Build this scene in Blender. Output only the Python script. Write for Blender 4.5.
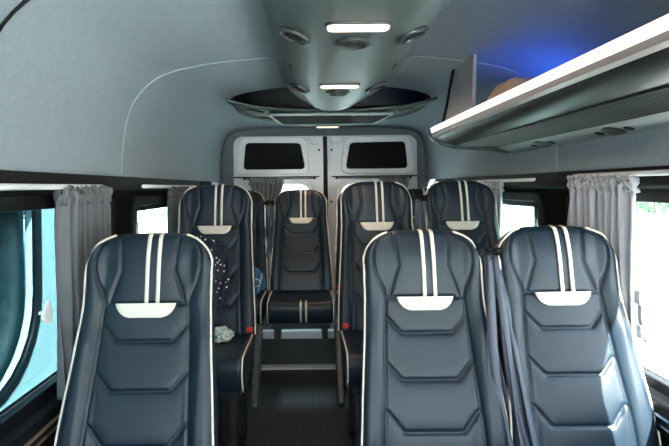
import bpy, bmesh, math, random
import numpy as np
from mathutils import Vector, Matrix, noise

random.seed(7)
scene = bpy.context.scene
for o in list(bpy.data.objects):
    bpy.data.objects.remove(o)
COL = scene.collection
EYE = 1.30                      # camera height above the front floor


def W(x, y, h):                 # a point given by its height relative to the eye level
    return (x, y, EYE + h)


# ------------------------------------------------------------------ camera
cam_d = bpy.data.cameras.new('camera')
cam = bpy.data.objects.new('camera', cam_d)
COL.objects.link(cam)
cam.location = (0, 0, EYE)
cam.rotation_euler = (math.radians(90), math.radians(0.6), 0)
cam_d.sensor_width = 36
cam_d.lens = 27.44
cam_d.shift_x = 26.5 / 669
cam_d.shift_y = -36 / 669
cam_d.clip_start = 0.02
scene.camera = cam

# ------------------------------------------------------------------ world, sun, exposure
world = bpy.data.worlds.new('sky')
scene.world = world
world.use_nodes = True
nt = world.node_tree
bg = nt.nodes['Background']
tc = nt.nodes.new('ShaderNodeTexCoord')
sep = nt.nodes.new('ShaderNodeSeparateXYZ')
rmp = nt.nodes.new('ShaderNodeValToRGB')
rmp.color_ramp.elements[0].position = 0.45
rmp.color_ramp.elements[0].color = (0.90, 0.90, 0.88, 1)
rmp.color_ramp.elements[1].position = 0.9
rmp.color_ramp.elements[1].color = (0.52, 0.70, 0.85, 1)
mth = nt.nodes.new('ShaderNodeMath')
mth.operation = 'MULTIPLY_ADD'
mth.inputs[1].default_value = 0.5
mth.inputs[2].default_value = 0.5
nt.links.new(tc.outputs['Generated'], sep.inputs[0])
nt.links.new(sep.outputs['Z'], mth.inputs[0])
nt.links.new(mth.outputs[0], rmp.inputs[0])
nt.links.new(rmp.outputs[0], bg.inputs['Color'])
bg.inputs['Strength'].default_value = 4.2

sun_d = bpy.data.lights.new('sun', 'SUN')
sun_d.energy = 19.0
sun_d.angle = 0.009
sun_d.color = (1.0, 0.95, 0.86)
sun = bpy.data.objects.new('sun', sun_d)
COL.objects.link(sun)
sun.location = (4, -3, 6)
sun.rotation_euler = Vector((-0.20, 0.41, -0.45)).to_track_quat('-Z', 'Y').to_euler()

vs = scene.view_settings
vs.view_transform = 'Standard'
vs.look = 'None'
vs.gamma = 1
vs.use_curve_mapping = False
vs.exposure = 1.98

# ------------------------------------------------------------------ materials


def mat(name, col, rough=0.5, metal=0.0, bump=0.0, scale=200.0, var=0.0, vscale=8.0, emit=None, es=0.0,
        coat=0.0, spec=0.5, sheen=0.0):
    m = bpy.data.materials.new(name)
    m.use_nodes = True
    n = m.node_tree
    b = n.nodes['Principled BSDF']
    b.inputs['Base Color'].default_value = (*col, 1)
    b.inputs['Roughness'].default_value = rough
    b.inputs['Metallic'].default_value = metal
    b.inputs['Specular IOR Level'].default_value = spec
    b.inputs['Coat Weight'].default_value = coat
    b.inputs['Sheen Weight'].default_value = sheen
    t = n.nodes.new('ShaderNodeTexCoord')
    if var > 0:
        nz = n.nodes.new('ShaderNodeTexNoise')
        nz.inputs['Scale'].default_value = vscale
        nz.inputs['Detail'].default_value = 5
        n.links.new(t.outputs['Object'], nz.inputs['Vector'])
        mx = n.nodes.new('ShaderNodeMix')
        mx.data_type = 'RGBA'
        mx.inputs[6].default_value = (*[c * (1 - var) for c in col], 1)
        mx.inputs[7].default_value = (*[min(1, c * (1 + var)) for c in col], 1)
        n.links.new(nz.outputs['Fac'], mx.inputs[0])
        n.links.new(mx.outputs[2], b.inputs['Base Color'])
    if bump > 0:
        nb = n.nodes.new('ShaderNodeTexNoise')
        nb.inputs['Scale'].default_value = scale
        nb.inputs['Detail'].default_value = 3
        n.links.new(t.outputs['Object'], nb.inputs['Vector'])
        bp = n.nodes.new('ShaderNodeBump')
        bp.inputs['Strength'].default_value = bump
        bp.inputs['Distance'].default_value = 0.002
        n.links.new(nb.outputs['Fac'], bp.inputs['Height'])
        n.links.new(bp.outputs[0], b.inputs['Normal'])
    if emit:
        b.inputs['Emission Color'].default_value = (*emit, 1)
        b.inputs['Emission Strength'].default_value = es
    return m


def glass(name, tint, gl=0.08):
    m = bpy.data.materials.new(name)
    m.use_nodes = True
    n = m.node_tree
    for x in list(n.nodes):
        n.nodes.remove(x)
    out = n.nodes.new('ShaderNodeOutputMaterial')
    tr = n.nodes.new('ShaderNodeBsdfTransparent')
    tr.inputs[0].default_value = (*tint, 1)
    g = n.nodes.new('ShaderNodeBsdfGlossy')
    g.inputs['Roughness'].default_value = 0.02
    g.inputs[0].default_value = (0.9, 1, 1, 1)
    mx = n.nodes.new('ShaderNodeMixShader')
    mx.inputs[0].default_value = gl
    n.links.new(tr.outputs[0], mx.inputs[1])
    n.links.new(g.outputs[0], mx.inputs[2])
    n.links.new(mx.outputs[0], out.inputs[0])
    return m


M = {}
M['leather'] = mat('leather', (0.0088, 0.0195, 0.033), 0.36, bump=0.35, scale=380, var=0.15, vscale=14, spec=0.42)
M['piping'] = mat('piping', (0.74, 0.68, 0.58), 0.5)
M['stripe'] = mat('stripe', (0.78, 0.73, 0.64), 0.45)
M['black_plastic'] = mat('black_plastic', (0.004, 0.005, 0.0065), 0.5, spec=0.2)
M['dark_plastic'] = mat('dark_plastic', (0.03, 0.04, 0.045), 0.35)
M['steel_black'] = mat('steel_black', (0.02, 0.022, 0.025), 0.35, metal=0.3)
M['red'] = mat('red_plastic', (0.6, 0.02, 0.02), 0.4)
M['liner'] = mat('headliner', (0.27, 0.315, 0.34), 0.95, bump=0.8, scale=150, var=0.12, vscale=40)
M['liner_edge'] = mat('headliner_edge', (0.16, 0.19, 0.20), 0.9)
M['lining'] = mat('wall_lining', (0.004, 0.0055, 0.007), 0.85, spec=0.12, bump=0.3, scale=200)
M['duct'] = mat('duct_plastic', (0.055, 0.072, 0.070), 0.42, bump=0.2, scale=120, var=0.08, vscale=6)
M['duct_light'] = mat('duct_panel', (0.27, 0.31, 0.305), 0.4, bump=0.15, scale=160)
M['vent_ring'] = mat('vent_ring', (0.045, 0.05, 0.05), 0.35, metal=0.3)
M['vane'] = mat('vent_vane', (0.11, 0.095, 0.088), 0.35, metal=0.4)
M['chrome'] = mat('chrome', (0.75, 0.78, 0.8), 0.18, metal=1.0)
M['alu'] = mat('aluminium', (0.86, 0.86, 0.90), 0.5, metal=0.2)
M['rail_white'] = mat('rail_white', (0.85, 0.85, 0.85), 0.35)
M['rack_alu'] = mat('rack_edge_metal', (0.42, 0.37, 0.36), 0.4, metal=0.4)
M['tray'] = mat('rack_plastic', (0.006, 0.008, 0.008), 0.45)
M['lamp'] = mat('lamp_lens', (0.9, 0.85, 0.75), 0.4, emit=(1.0, 0.70, 0.48), es=0.36)
M['led'] = mat('led_strip', (0.9, 0.9, 0.9), 0.35, emit=(1.0, 0.97, 0.96), es=0.3)  # white rack edge profile; window glare put in as mild emission
M['blue_led'] = mat('blue_led', (0.1, 0.2, 0.9), 0.4, emit=(0.02, 0.12, 1.0), es=6.5)
M['door_white'] = mat('door_paint', (0.80, 0.80, 0.83), 0.3, coat=0.3)
M['door_bright'] = mat('door_frame_paint', (0.96, 0.96, 0.96), 0.3, coat=0.3)
M['door_black'] = mat('black_panel', (0.003, 0.004, 0.004), 0.6, spec=0.12)
M['curtain'] = mat('curtain_cloth', (0.50, 0.51, 0.56), 0.8, bump=0.2, scale=300, sheen=0.2)  # right-hand curtains: sun shining through is put into the lighter colour
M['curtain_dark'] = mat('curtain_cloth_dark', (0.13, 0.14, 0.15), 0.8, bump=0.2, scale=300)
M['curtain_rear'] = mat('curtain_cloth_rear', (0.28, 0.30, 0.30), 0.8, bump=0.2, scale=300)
M['belt'] = mat('belt_webbing', (0.06, 0.07, 0.10), 0.45, bump=0.3, scale=600)
M['glass_clear'] = glass('glass_clear', (0.87, 0.90, 0.90))
M['glass_tint'] = glass('glass_tint', (0.52, 0.63, 0.61), 0.05)
M['glass_cyan'] = glass('glass_cyan', (0.27, 0.39, 0.42), 0.04)
M['glass_back'] = glass('glass_back', (0.7, 0.8, 0.8))
M['tan'] = mat('tan_paper', (0.75, 0.45, 0.26), 0.7, var=0.1)
M['grey_panel'] = mat('grey_panel', (0.34, 0.32, 0.33), 0.7, bump=0.3)
M['tag_white'] = mat('white_plastic', (0.85, 0.86, 0.84), 0.4)
M['wood_trim'] = mat('wood_trim', (0.20, 0.14, 0.10), 0.4)
M['car_white'] = mat('car_paint', (0.70, 0.80, 0.82), 0.25, coat=0.5)
M['ground'] = mat('concrete', (0.74, 0.73, 0.70), 0.9, var=0.1, vscale=2)
M['wall_out'] = mat('pale_render', (0.78, 0.76, 0.74), 0.9, var=0.06, vscale=1.5)
M['leaf'] = mat('leaves', (0.07, 0.16, 0.06), 0.8, var=0.5, vscale=9)
M['bag_blue'] = mat('bag_blue', (0.03, 0.16, 0.30), 0.6, var=0.4, vscale=30)
M['cord'] = mat('white_cord', (0.7, 0.72, 0.72), 0.6)

# vinyl floor: dark boards running along the aisle
m = mat('floor_vinyl', (0.02, 0.024, 0.027), 0.38)
n = m.node_tree
b = n.nodes['Principled BSDF']
t = n.nodes.new('ShaderNodeTexCoord')
mp = n.nodes.new('ShaderNodeMapping')
mp.inputs['Scale'].default_value = (60, 4, 60)
nz = n.nodes.new('ShaderNodeTexNoise')
nz.inputs['Scale'].default_value = 1.6
nz.inputs['Detail'].default_value = 8
cr = n.nodes.new('ShaderNodeValToRGB')
cr.color_ramp.elements[0].position = 0.38
cr.color_ramp.elements[0].color = (0.010, 0.012, 0.014, 1)
cr.color_ramp.elements[1].position = 0.72
cr.color_ramp.elements[1].color = (0.045, 0.05, 0.055, 1)
n.links.new(t.outputs['Object'], mp.inputs[0])
n.links.new(mp.outputs[0], nz.inputs['Vector'])
n.links.new(nz.outputs['Fac'], cr.inputs[0])
n.links.new(cr.outputs[0], b.inputs['Base Color'])
M['vinyl'] = m


def dotted(name, base, dot, scale, size, rough=0.6, rand=True):
    m = mat(name, base, rough)
    n = m.node_tree
    b = n.nodes['Principled BSDF']
    t = n.nodes.new('ShaderNodeTexCoord')
    v = n.nodes.new('ShaderNodeTexVoronoi')
    v.inputs['Scale'].default_value = scale
    v.inputs['Randomness'].default_value = 1.0 if rand else 0.0
    lt = n.nodes.new('ShaderNodeMath')
    lt.operation = 'LESS_THAN'
    lt.inputs[1].default_value = size
    mx = n.nodes.new('ShaderNodeMix')
    mx.data_type = 'RGBA'
    mx.inputs[6].default_value = (*base, 1)
    mx.inputs[7].default_value = (*dot, 1)
    n.links.new(t.outputs['Object'], v.inputs['Vector'])
    n.links.new(v.outputs['Distance'], lt.inputs[0])
    n.links.new(lt.outputs[0], mx.inputs[0])
    n.links.new(mx.outputs[2], b.inputs['Base Color'])
    return m


M['navy_print'] = dotted('navy_flower_print', (0.004, 0.006, 0.028), (0.85, 0.80, 0.88), 48, 0.21)
M['crumple'] = dotted('teal_white_print', (0.62, 0.66, 0.62), (0.05, 0.40, 0.42), 60, 0.38)
M['mesh_glass'] = dotted('meshed_car_window', (0.010, 0.03, 0.035), (0.05, 0.15, 0.17), 26, 0.30, 0.4, False)
M['grill'] = dotted('speckled_grill', (0.022, 0.024, 0.022), (0.008, 0.009, 0.009), 160, 0.42, 0.9, False)
M['grill'].node_tree.nodes['Principled BSDF'].inputs['Specular IOR Level'].default_value = 0.08

# ------------------------------------------------------------------ helpers


def tag(o, label=None, cat=None, group=None, kind=None):
    if label:
        o['label'] = label
    if cat:
        o['category'] = cat
    if group:
        o['group'] = group
    if kind:
        o['kind'] = kind
    return o


def thing(name, label, cat, loc=(0, 0, 0), group=None, rz=0):
    o = bpy.data.objects.new(name, None)
    COL.objects.link(o)
    o.location = loc
    o.rotation_euler = (0, 0, rz)
    o.empty_display_size = 0.1
    return tag(o, label, cat, group)


class MB:
    def __init__(s):
        s.v = []
        s.f = []

    def add(s, vs_, fs):
        k = len(s.v)
        s.v += [tuple(p) for p in vs_]
        s.f += [tuple(i + k for i in f) for f in fs]
        return s

    def box(s, c, d, rot=None):
        hx, hy, hz = d[0] / 2, d[1] / 2, d[2] / 2
        p = [Vector((x, y, z)) for x in (-hx, hx) for y in (-hy, hy) for z in (-hz, hz)]
        if rot is not None:
            p = [rot @ q for q in p]
        p = [q + Vector(c) for q in p]
        return s.add(p, [(0, 1, 3, 2), (4, 6, 7, 5), (0, 4, 5, 1), (2, 3, 7, 6), (0, 2, 6, 4), (1, 5, 7, 3)])

    def tube(s, pts, r, n=8, flat=None, closed=False):
        pts = [Vector(p) for p in pts]
        N = len(pts)
        up = Vector((0, 0, 1))
        vs_ = []
        prev = None
        for i, p in enumerate(pts):
            a = pts[(i - 1) % N] if (closed or i > 0) else p
            c = pts[(i + 1) % N] if (closed or i < N - 1) else p
            tn = (c - a).normalized()
            if prev is None:
                u = tn.cross(up)
                if u.length < 1e-3:
                    u = tn.cross(Vector((1, 0, 0)))
                u.normalize()
            else:
                u = (prev - tn * prev.dot(tn)).normalized()
            prev = u
            w = tn.cross(u)
            rr = r[i] if isinstance(r, (list, tuple)) else r
            for k in range(n):
                an = 2 * math.pi * k / n
                fl = flat if flat else 1
                vs_.append(p + u * (math.cos(an) * rr) + w * (math.sin(an) * rr * fl))
        fs = []
        M_ = N if closed else N - 1
        for i in range(M_):
            for k in range(n):
                a = i * n + k
                b_ = i * n + (k + 1) % n
                c = ((i + 1) % N) * n + (k + 1) % n
                d = ((i + 1) % N) * n + k
                fs.append((a, b_, c, d))
        if not closed:
            fs.append(tuple(range(n))[::-1])
            fs.append(tuple((N - 1) * n + k for k in range(n)))
        return s.add(vs_, fs)

    def lathe(s, prof, n=24, mtx=None):   # prof: (r, z)
        vs_ = []
        for (r, z) in prof:
            for k in range(n):
                an = 2 * math.pi * k / n
                p = Vector((r * math.cos(an), r * math.sin(an), z))
                vs_.append(mtx @ p if mtx is not None else p)
        fs = []
        for i in range(len(prof) - 1):
            for k in range(n):
                fs.append((i * n + k, i * n + (k + 1) % n, (i + 1) * n + (k + 1) % n, (i + 1) * n + k))
        fs.append(tuple(range(n))[::-1])
        fs.append(tuple((len(prof) - 1) * n + k for k in range(n)))
        return s.add(vs_, fs)

    def grid(s, fn, nu, nv, flip=False):
        vs_ = [fn(i / (nu - 1), j / (nv - 1)) for j in range(nv) for i in range(nu)]
        fs = []
        for j in range(nv - 1):
            for i in range(nu - 1):
                a = j * nu + i
                q = (a, a + 1, a + nu + 1, a + nu)
                fs.append(q[::-1] if flip else q)
        return s.add(vs_, fs)

    def prism(s, poly, a, b_, axis='y'):   # polygon extruded from a to b
        def P(p, t_):
            if axis == 'y':
                return (p[0], t_, p[1])
            if axis == 'x':
                return (t_, p[0], p[1])
            return (p[0], p[1], t_)
        k = len(poly)
        vs_ = [P(p, a) for p in poly] + [P(p, b_) for p in poly]
        fs = [tuple(range(k)), tuple(range(k, 2 * k))[::-1]]
        for i in range(k):
            j = (i + 1) % k
            fs.append((i, i + k, j + k, j))
        return s.add(vs_, fs)

    def build(s, name, material, parent=None, smooth=False, bevel=0.0, segs=2, solid=0.0, auto=None, loc=None,
              offset=-1, recalc=True):
        me = bpy.data.meshes.new(name)
        me.from_pydata(s.v, [], s.f)
        if recalc:
            bm = bmesh.new()
            bm.from_mesh(me)
            bmesh.ops.recalc_face_normals(bm, faces=bm.faces)
            bm.to_mesh(me)
            bm.free()
        me.materials.append(material)
        o = bpy.data.objects.new(name, me)
        COL.objects.link(o)
        if parent is not None:
            o.parent = parent
        if loc:
            o.location = loc
        if solid:
            md = o.modifiers.new('solid', 'SOLIDIFY')
            md.thickness = solid
            md.offset = offset
        if bevel:
            md = o.modifiers.new('bevel', 'BEVEL')
            md.width = bevel
            md.segments = segs
            md.limit_method = 'ANGLE'
            md.angle_limit = math.radians(35)
        if smooth or bevel:
            for p in me.polygons:
                p.use_smooth = True
            if auto is not None or bevel:
                try:
                    me.set_sharp_from_angle(angle=math.radians(auto or 40))
                except Exception:
                    pass
        return o


def rrect(x0, x1, y0, y1, r, n=6):
    if not isinstance(r, (list, tuple)):
        r = [r] * 4
    pts = []
    for (cx, cy, a0, rr) in ((x1 - r[0], y1 - r[0], 0, r[0]), (x0 + r[1], y1 - r[1], 90, r[1]),
                             (x0 + r[2], y0 + r[2], 180, r[2]), (x1 - r[3], y0 + r[3], 270, r[3])):
        for k in range(n + 1):
            an = math.radians(a0 + 90 * k / n)
            pts.append((cx + rr * math.cos(an), cy + rr * math.sin(an)))
    return pts


def roundpoly(pts, r, n=5):
    out = []
    N = len(pts)
    for i in range(N):
        a, b_, c = Vector(pts[i - 1]), Vector(pts[i]), Vector(pts[(i + 1) % N])
        p0 = b_ + (a - b_).normalized() * r
        p1 = b_ + (c - b_).normalized() * r
        for k in range(n + 1):
            t_ = k / n
            q = p0 * (1 - t_) ** 2 + b_ * 2 * t_ * (1 - t_) + p1 * t_ ** 2
            out.append((q.x, q.y))
    return out


def plate(name, material, outline, holes, at, thick, plane, parent=None, bevel=0.0):
    """a flat panel with holes. plane 'yz' -> panel at x=at; 'xz' -> at y=at; 'xy' -> at z=at.
    outline in the two in-plane coordinates (heights are world z)."""
    cu = bpy.data.curves.new(name, 'CURVE')
    cu.dimensions = '2D'
    cu.fill_mode = 'BOTH'
    cu.extrude = thick / 2
    if bevel:
        cu.bevel_depth = bevel
        cu.bevel_resolution = 2
        cu.offset = -bevel
        cu.extrude = max(0.0005, thick / 2 - bevel)
    for lp in [outline] + holes:
        sp = cu.splines.new('POLY')
        sp.points.add(len(lp) - 1)
        for i, p in enumerate(lp):
            sp.points[i].co = (p[0], p[1], 0, 1)
        sp.use_cyclic_u = True
    tmp = bpy.data.objects.new('tmp', cu)
    COL.objects.link(tmp)
    dg = bpy.context.evaluated_depsgraph_get()
    me = bpy.data.meshes.new_from_object(tmp.evaluated_get(dg))
    bpy.data.objects.remove(tmp)
    me.name = name
    for v in me.vertices:
        a, b_, c = v.co
        if plane == 'yz':
            v.co = (at + c, a, b_)
        elif plane == 'xz':
            v.co = (a, at - c, b_)
        else:
            v.co = (a, b_, at + c)
    bm = bmesh.new()
    bm.from_mesh(me)
    bmesh.ops.remove_doubles(bm, verts=bm.verts, dist=1e-5)
    bmesh.ops.recalc_face_normals(bm, faces=bm.faces)
    bm.to_mesh(me)
    bm.free()
    me.materials.clear()
    me.materials.append(material)
    o = bpy.data.objects.new(name, me)
    COL.objects.link(o)
    if parent is not None:
        o.parent = parent
    return o


def struct(o, label=None):
    o['kind'] = 'structure'
    if label:
        o['label'] = label
    return o


CX = 0.128          # centre line of the van
XL, XR = -0.78, 1.035
ZB = 4.12           # plane of the back doors
Y0 = -1.0           # windscreen end

# ------------------------------------------------------------------ shell: floor
FA = -1.28          # floor of the front row
FB = -1.155         # aisle floor seen in the photo
FC = -0.925         # raised rear platform
mb = MB()
mb.prism([(Y0, EYE + FA - 0.06), (ZB + .05, EYE + FA - 0.06), (ZB + .05, EYE + FC), (3.27, EYE + FC), (3.27, EYE + FB),
          (2.02, EYE + FB), (2.02, EYE + FA), (Y0, EYE + FA)], XL - 0.02, XR + 0.02, 'x')
struct(mb.build('floor', M['vinyl']))
# metal trims on the step
for k, (yy, hh, hgt) in enumerate(((3.262, FC, 0.034), (3.262, FB + 0.004, 0.018))):
    mb = MB()
    if k == 0:
        mb.prism([(3.245, EYE + hh - 0.040), (3.245, EYE + hh + 0.006), (3.30, EYE + hh + 0.006), (3.30, EYE + hh),
                  (3.27, EYE + hh), (3.27, EYE + hh - 0.040)], XL + 0.02, XR - 0.02, 'x')
    else:
        mb.prism([(3.225, EYE + FB), (3.225, EYE + FB + 0.006), (3.262, EYE + FB + 0.02), (3.27, EYE + FB + 0.02),
                  (3.27, EYE + FB)], XL + 0.02, XR - 0.02, 'x')
    o = struct(mb.build('trim_%d' % (k + 1), M['alu'], bevel=0.002))

# ------------------------------------------------------------------ shell: side walls with window openings
WT, WBm = -0.035, -0.60
HT = 0.05


def hole(y0, y1, h0, h1, r=0.06):
    return rrect(y0, y1, EYE + h0, EYE + h1, r)


wins = [(-0.85, 0.80, WBm, WT), (0.98, 2.00, WBm, WT), (2.24, 3.16, -0.56, -0.055)]
for side, xx in (('left', XL - 0.03), ('right', XR + 0.03)):
    o = plate('wall_' + side, M['lining'],
              [(Y0, EYE + FA - .06), (ZB + 0.03, EYE + FA - .06), (ZB + .03, EYE + HT + .02), (Y0, EYE + HT + .02)],
              [hole(*w) for w in wins], xx, 0.06, 'yz')
    struct(o)
    sg = -1 if side == 'left' else 1
    xi = xx - sg * 0.03          # inner face
    base = 0 if side == 'left' else 3
    for k, w in enumerate(wins):
        nm = 'window_%d' % (base + k + 1)
        fr = plate(nm, M['black_plastic'], hole(w[0] - .02, w[1] + .02, w[2] - .02, w[3] + .02, .07),
                   [hole(w[0] + .022, w[1] - .022, w[2] + .022, w[3] - .022, .05)], xi - sg * 0.004, 0.024, 'yz', bevel=0.004)
        struct(fr)
        gm = M['glass_tint'] if k == 2 else (M['glass_cyan'] if side == 'left' else M['glass_clear'])
        g = plate('glass', gm, hole(w[0] + .005, w[1] - .005, w[2] + .005, w[3] - .005, .055), [], xx + sg * 0.01, 0.003, 'yz', parent=fr)
        # sliding-pane divider in the rear window
        if k == 2:
            mb = MB()
            mb.box((xx, 2.36, EYE - 0.31), (0.03, 0.03, 0.49))
            mb.box((xx, 2.66, EYE - 0.09), (0.03, 0.86, 0.03))
            mb.build('sash', M['black_plastic'], fr, bevel=0.003)
            mb = MB()
            mb.box((xi - sg * 0.02, 2.26, EYE - 0.2), (0.012, 0.022, 0.10))
            mb.box((xi - sg * 0.03, 2.26, EYE - 0.23), (0.012, 0.014, 0.03))
            mb.build('latch', M['chrome'], fr, bevel=0.003)
    # sill ledge and its bright lines under the windows
    mb = MB()
    mb.prism([(xi, EYE - 0.60), (xi - sg * .045, EYE - 0.625), (xi - sg * .05, EYE - 0.70), (xi, EYE - .76)], Y0 + .05, ZB - .35, 'y')
    struct(mb.build('trim_%d' % (3 if side == 'left' else 4), M['black_plastic'], bevel=0.006))
    mb = MB()
    mb.box((xi - sg * .0515, 1.2, EYE - 0.655), (0.006, 4.9, 0.008))
    mb.box((xi - sg * .0525, 1.2, EYE - 0.68), (0.006, 4.9, 0.006))
    struct(mb.build('trim_%d' % (5 if side == 'left' else 6), M['wood_trim'] if side == 'left' else M['chrome']))
    # black band over the windows
    mb = MB()
    mb.prism([(xi, EYE + 0.07), (xi - sg * .028, EYE + 0.060), (xi - sg * .03, EYE - .005), (xi, EYE - .03)], Y0 + .05, 3.55, 'y')
    struct(mb.build('trim_%d' % (7 if side == 'left' else 8), M['black_plastic'], bevel=0.005))

# ------------------------------------------------------------------ headliner (ceiling)
HWd = (XR - XL) / 2


def liner_prof(z):
    t_ = 0.0 if z < 3.45 else min(1, (z - 3.45) / (ZB - 3.45))
    t_ = t_ * t_ * (3 - 2 * t_)
    hw = HWd - 0.03 - 0.05 * t_
    top = 0.522 - 0.03 * t_
    inset = 0.004 * min(1, max(0, (z - 2.08) / 0.03))       # the rear moulding sits a little lower
    pts = []
    base = [(-1, .04), (-.995, .12), (-.983, .21), (-.953, .31), (-.89, .395), (-.785, .455), (-.60, .492), (-.38, .513), (-.18, .52), (0, .522)]
    sq = [(-1, .04), (-1.0, .12), (-.998, .20), (-.99, .30), (-.965, .40), (-.90, .468), (-.74, .498), (-.45, .512), (-.2, .52), (0, .522)]
    base = [(a * (1 - t_) + a2 * t_, h * (1 - t_) + h2 * t_) for (a, h), (a2, h2) in zip(base, sq)]
    for (a, h) in base:
        pts.append((a * (hw - inset), .050 + (h - .04) / .482 * (top - .050 - inset * 1.0)))
    pts += [(-a, h) for (a, h) in pts[:-1]][::-1]
    # smooth by resampling with Catmull-Rom
    out = []
    N = len(pts)
    for i in range(N - 1):
        p0, p1, p2, p3 = [np.array(pts[min(max(j, 0), N - 1)]) for j in (i - 1, i, i + 1, i + 2)]
        for k in range(3):
            t_ = k / 3
            q = 0.5 * ((2 * p1) + (-p0 + p2) * t_ + (2 * p0 - 5 * p1 + 4 * p2 - p3) * t_ ** 2 + (-p0 + 3 * p1 - 3 * p2 + p3) * t_ ** 3)
            out.append((CX + q[0], EYE + q[1]))
    out.append((CX + pts[-1][0], EYE + pts[-1][1]))
    return out


# seams of the mouldings: their distance along the van varies around the section
def seam_y(i, n):
    a = abs(i / (n - 1) * 2 - 1)           # 1 at the wall, 0 on the centre line
    return 2.02 + 0.03 * a ** 2


NP = len(liner_prof(0))
ys = [Y0, -0.9, 0.0, 0.8, 1.4, 1.9]
ys2 = [0.0, 0.022, 0.045]
secs = []
for y in ys:
    secs.append([(x, y, h) for (x, h) in liner_prof(0)])
yend = [2.6, 3.0, 3.3, 3.45, 3.6, 3.75, 3.85, 3.95, 4.03, ZB]
base_p, inset_p = liner_prof(0), liner_prof(2.5)
sy = [max(1.35, seam_y(i, NP)) for i in range(NP)]
mbs = []
mb = MB()
secs = []
for y in (Y0, -0.5, 0.0, 0.8):
    secs.append([(x, y, h) for (x, h) in base_p])
secs.append([(x, min(1.25, sy[i] - .02), h) for i, (x, h) in enumerate(base_p)])
secs.append([(x, sy[i] - 0.0015, h) for i, (x, h) in enumerate(base_p)])
secs.append([(x, sy[i] + 0.0015, h) for i, (x, h) in enumerate(inset_p)])
secs.append([(x, 2.25, h) for i, (x, h) in enumerate(inset_p)])
for y in yend:
    secs.append([(x, y, h) for (x, h) in liner_prof(y)])
for s_ in secs:
    mb.v += s_
for j in range(len(secs) - 1):
    for i in range(NP - 1):
        mb.f.append((j * NP + i, j * NP + i + 1, (j + 1) * NP + i + 1, (j + 1) * NP + i))
o = mb.build('ceiling', M['liner'], smooth=True, auto=50, recalc=False)
md = o.modifiers.new('solid', 'SOLIDIFY')
md.thickness = 0.04
md.offset = 1
# which way is out: make the shell grow outward
nrm = o.data.polygons[len(o.data.polygons) // 2].normal
md.offset = 1 if nrm.z > 0 else -1
struct(o)
# dark rubber seam of the front moulding, upper left
mb = MB()
pts = []
for i, (x, h) in enumerate(base_p):
    if x < CX - 0.28:
        u = min(1.0, (h - EYE - 0.04) / 0.42)
        pts.append((x + 0.004, 1.13, h - 0.003))
mb.tube(pts, 0.004, 6)
struct(mb.build('trim_9', M['black_plastic'], smooth=True))

# ------------------------------------------------------------------ back wall and doors
DC, DH = 0.143, 0.745
prof = liner_prof(ZB)
outl = [(XL - .05, EYE + FA - .06), (XR + .05, EYE + FA - .06), (XR + .05, EYE + .6), (XL - .05, EYE + .6)]
o = plate('wall_back', M['liner_edge'], outl,
          [rrect(DC - DH, DC + DH, EYE + FC - 0.02, EYE + 0.415, [.07, .07, .02, .02])], ZB + 0.03, 0.06, 'xz')
struct(o)
for sgn, nm in ((-1, 'door_1'), (1, 'door_2')):
    def MX(x):                    # left-leaf coordinate measured outward from the seam
        return DC + sgn * x
    def poly(pp):
        return [(MX(a), EYE + h) for (a, h) in pp]
    yy = ZB + 0.05
    lo = rrect(0.115, 0.625, -0.50, 0.035, [.10, .10, .04, .04])
    leaf = plate(nm, M['door_white'], poly(rrect(0.006, DH + .01, FC - .02, 0.42, [.10, .01, .01, .01])), [poly(lo)], yy, 0.05, 'xz')
    struct(leaf)
    # upper frame with its black panel
    plate('upper_frame', M['door_bright'], poly(roundpoly([(0.125, 0.105), (0.725, 0.105), (0.69, 0.405), (0.15, 0.395)][::1], .07)),
          [poly(roundpoly([(0.165, 0.145), (0.665, 0.145), (0.645, 0.362), (0.20, 0.355)], .035))], yy - .036, 0.03, 'xz', parent=leaf, bevel=0.006)
    tag(plate('window_blank', M['door_black'], poly(roundpoly([(0.155, 0.135), (0.675, 0.135), (0.655, 0.37), (0.19, 0.365)], .035)),
              [], yy - .032, 0.012, 'xz', parent=leaf), 'black blanked-off upper window panel')
    mb = MB()
    mb.box((MX(.40), yy - .030, EYE + 0.083), (0.70, 0.012, 0.010))
    mb.build('gasket', M['black_plastic'], leaf)
    # frame of the lower window
    plate('lower_frame', M['door_bright'], poly(rrect(0.085, 0.655, -0.53, 0.062, [.12, .12, .05, .05])),
          [poly(rrect(0.125, 0.615, -0.49, 0.022, [.095, .095, .04, .04]))], yy - .034, 0.02, 'xz', parent=leaf, bevel=0.006)
    plate('glass', M['glass_back'], poly(rrect(0.11, 0.63, -0.505, 0.04, [.10, .10, .04, .04])), [], yy + .015, 0.004, 'xz', parent=leaf)
    for hx, hh in ((0.10, -0.02), (0.045, -0.12), (0.05, .30)):
        mb = MB().lathe([(0.009, 0), (0.009, .008), (.004, .01)], 10, Matrix.Translation((MX(hx), yy - .028, EYE + hh)) @ Matrix.Rotation(math.radians(90), 4, 'X'))
        mb.build('bolt', M['black_plastic'], leaf)
# rubber seal between the leaves
mb = MB()
mb.box((DC, ZB + 0.02, EYE + (0.42 + FC) / 2), (0.034, 0.03, 0.42 - FC - .02))
struct(mb.build('trim_10', M['black_plastic'], bevel=0.006))
# top brackets above the seam
mb = MB()
for x in (DC - .075, DC + .085):
    mb.box((x, ZB + 0.012, EYE + 0.375), (0.085, 0.02, 0.055))
    mb.box((x - .02, ZB - 0.002, EYE + 0.372), (0.022, 0.014, 0.022))
    mb.box((x + .02, ZB - 0.002, EYE + 0.372), (0.022, 0.014, 0.022))
struct(mb.build('trim_11', M['door_bright'], bevel=0.004))

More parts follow.
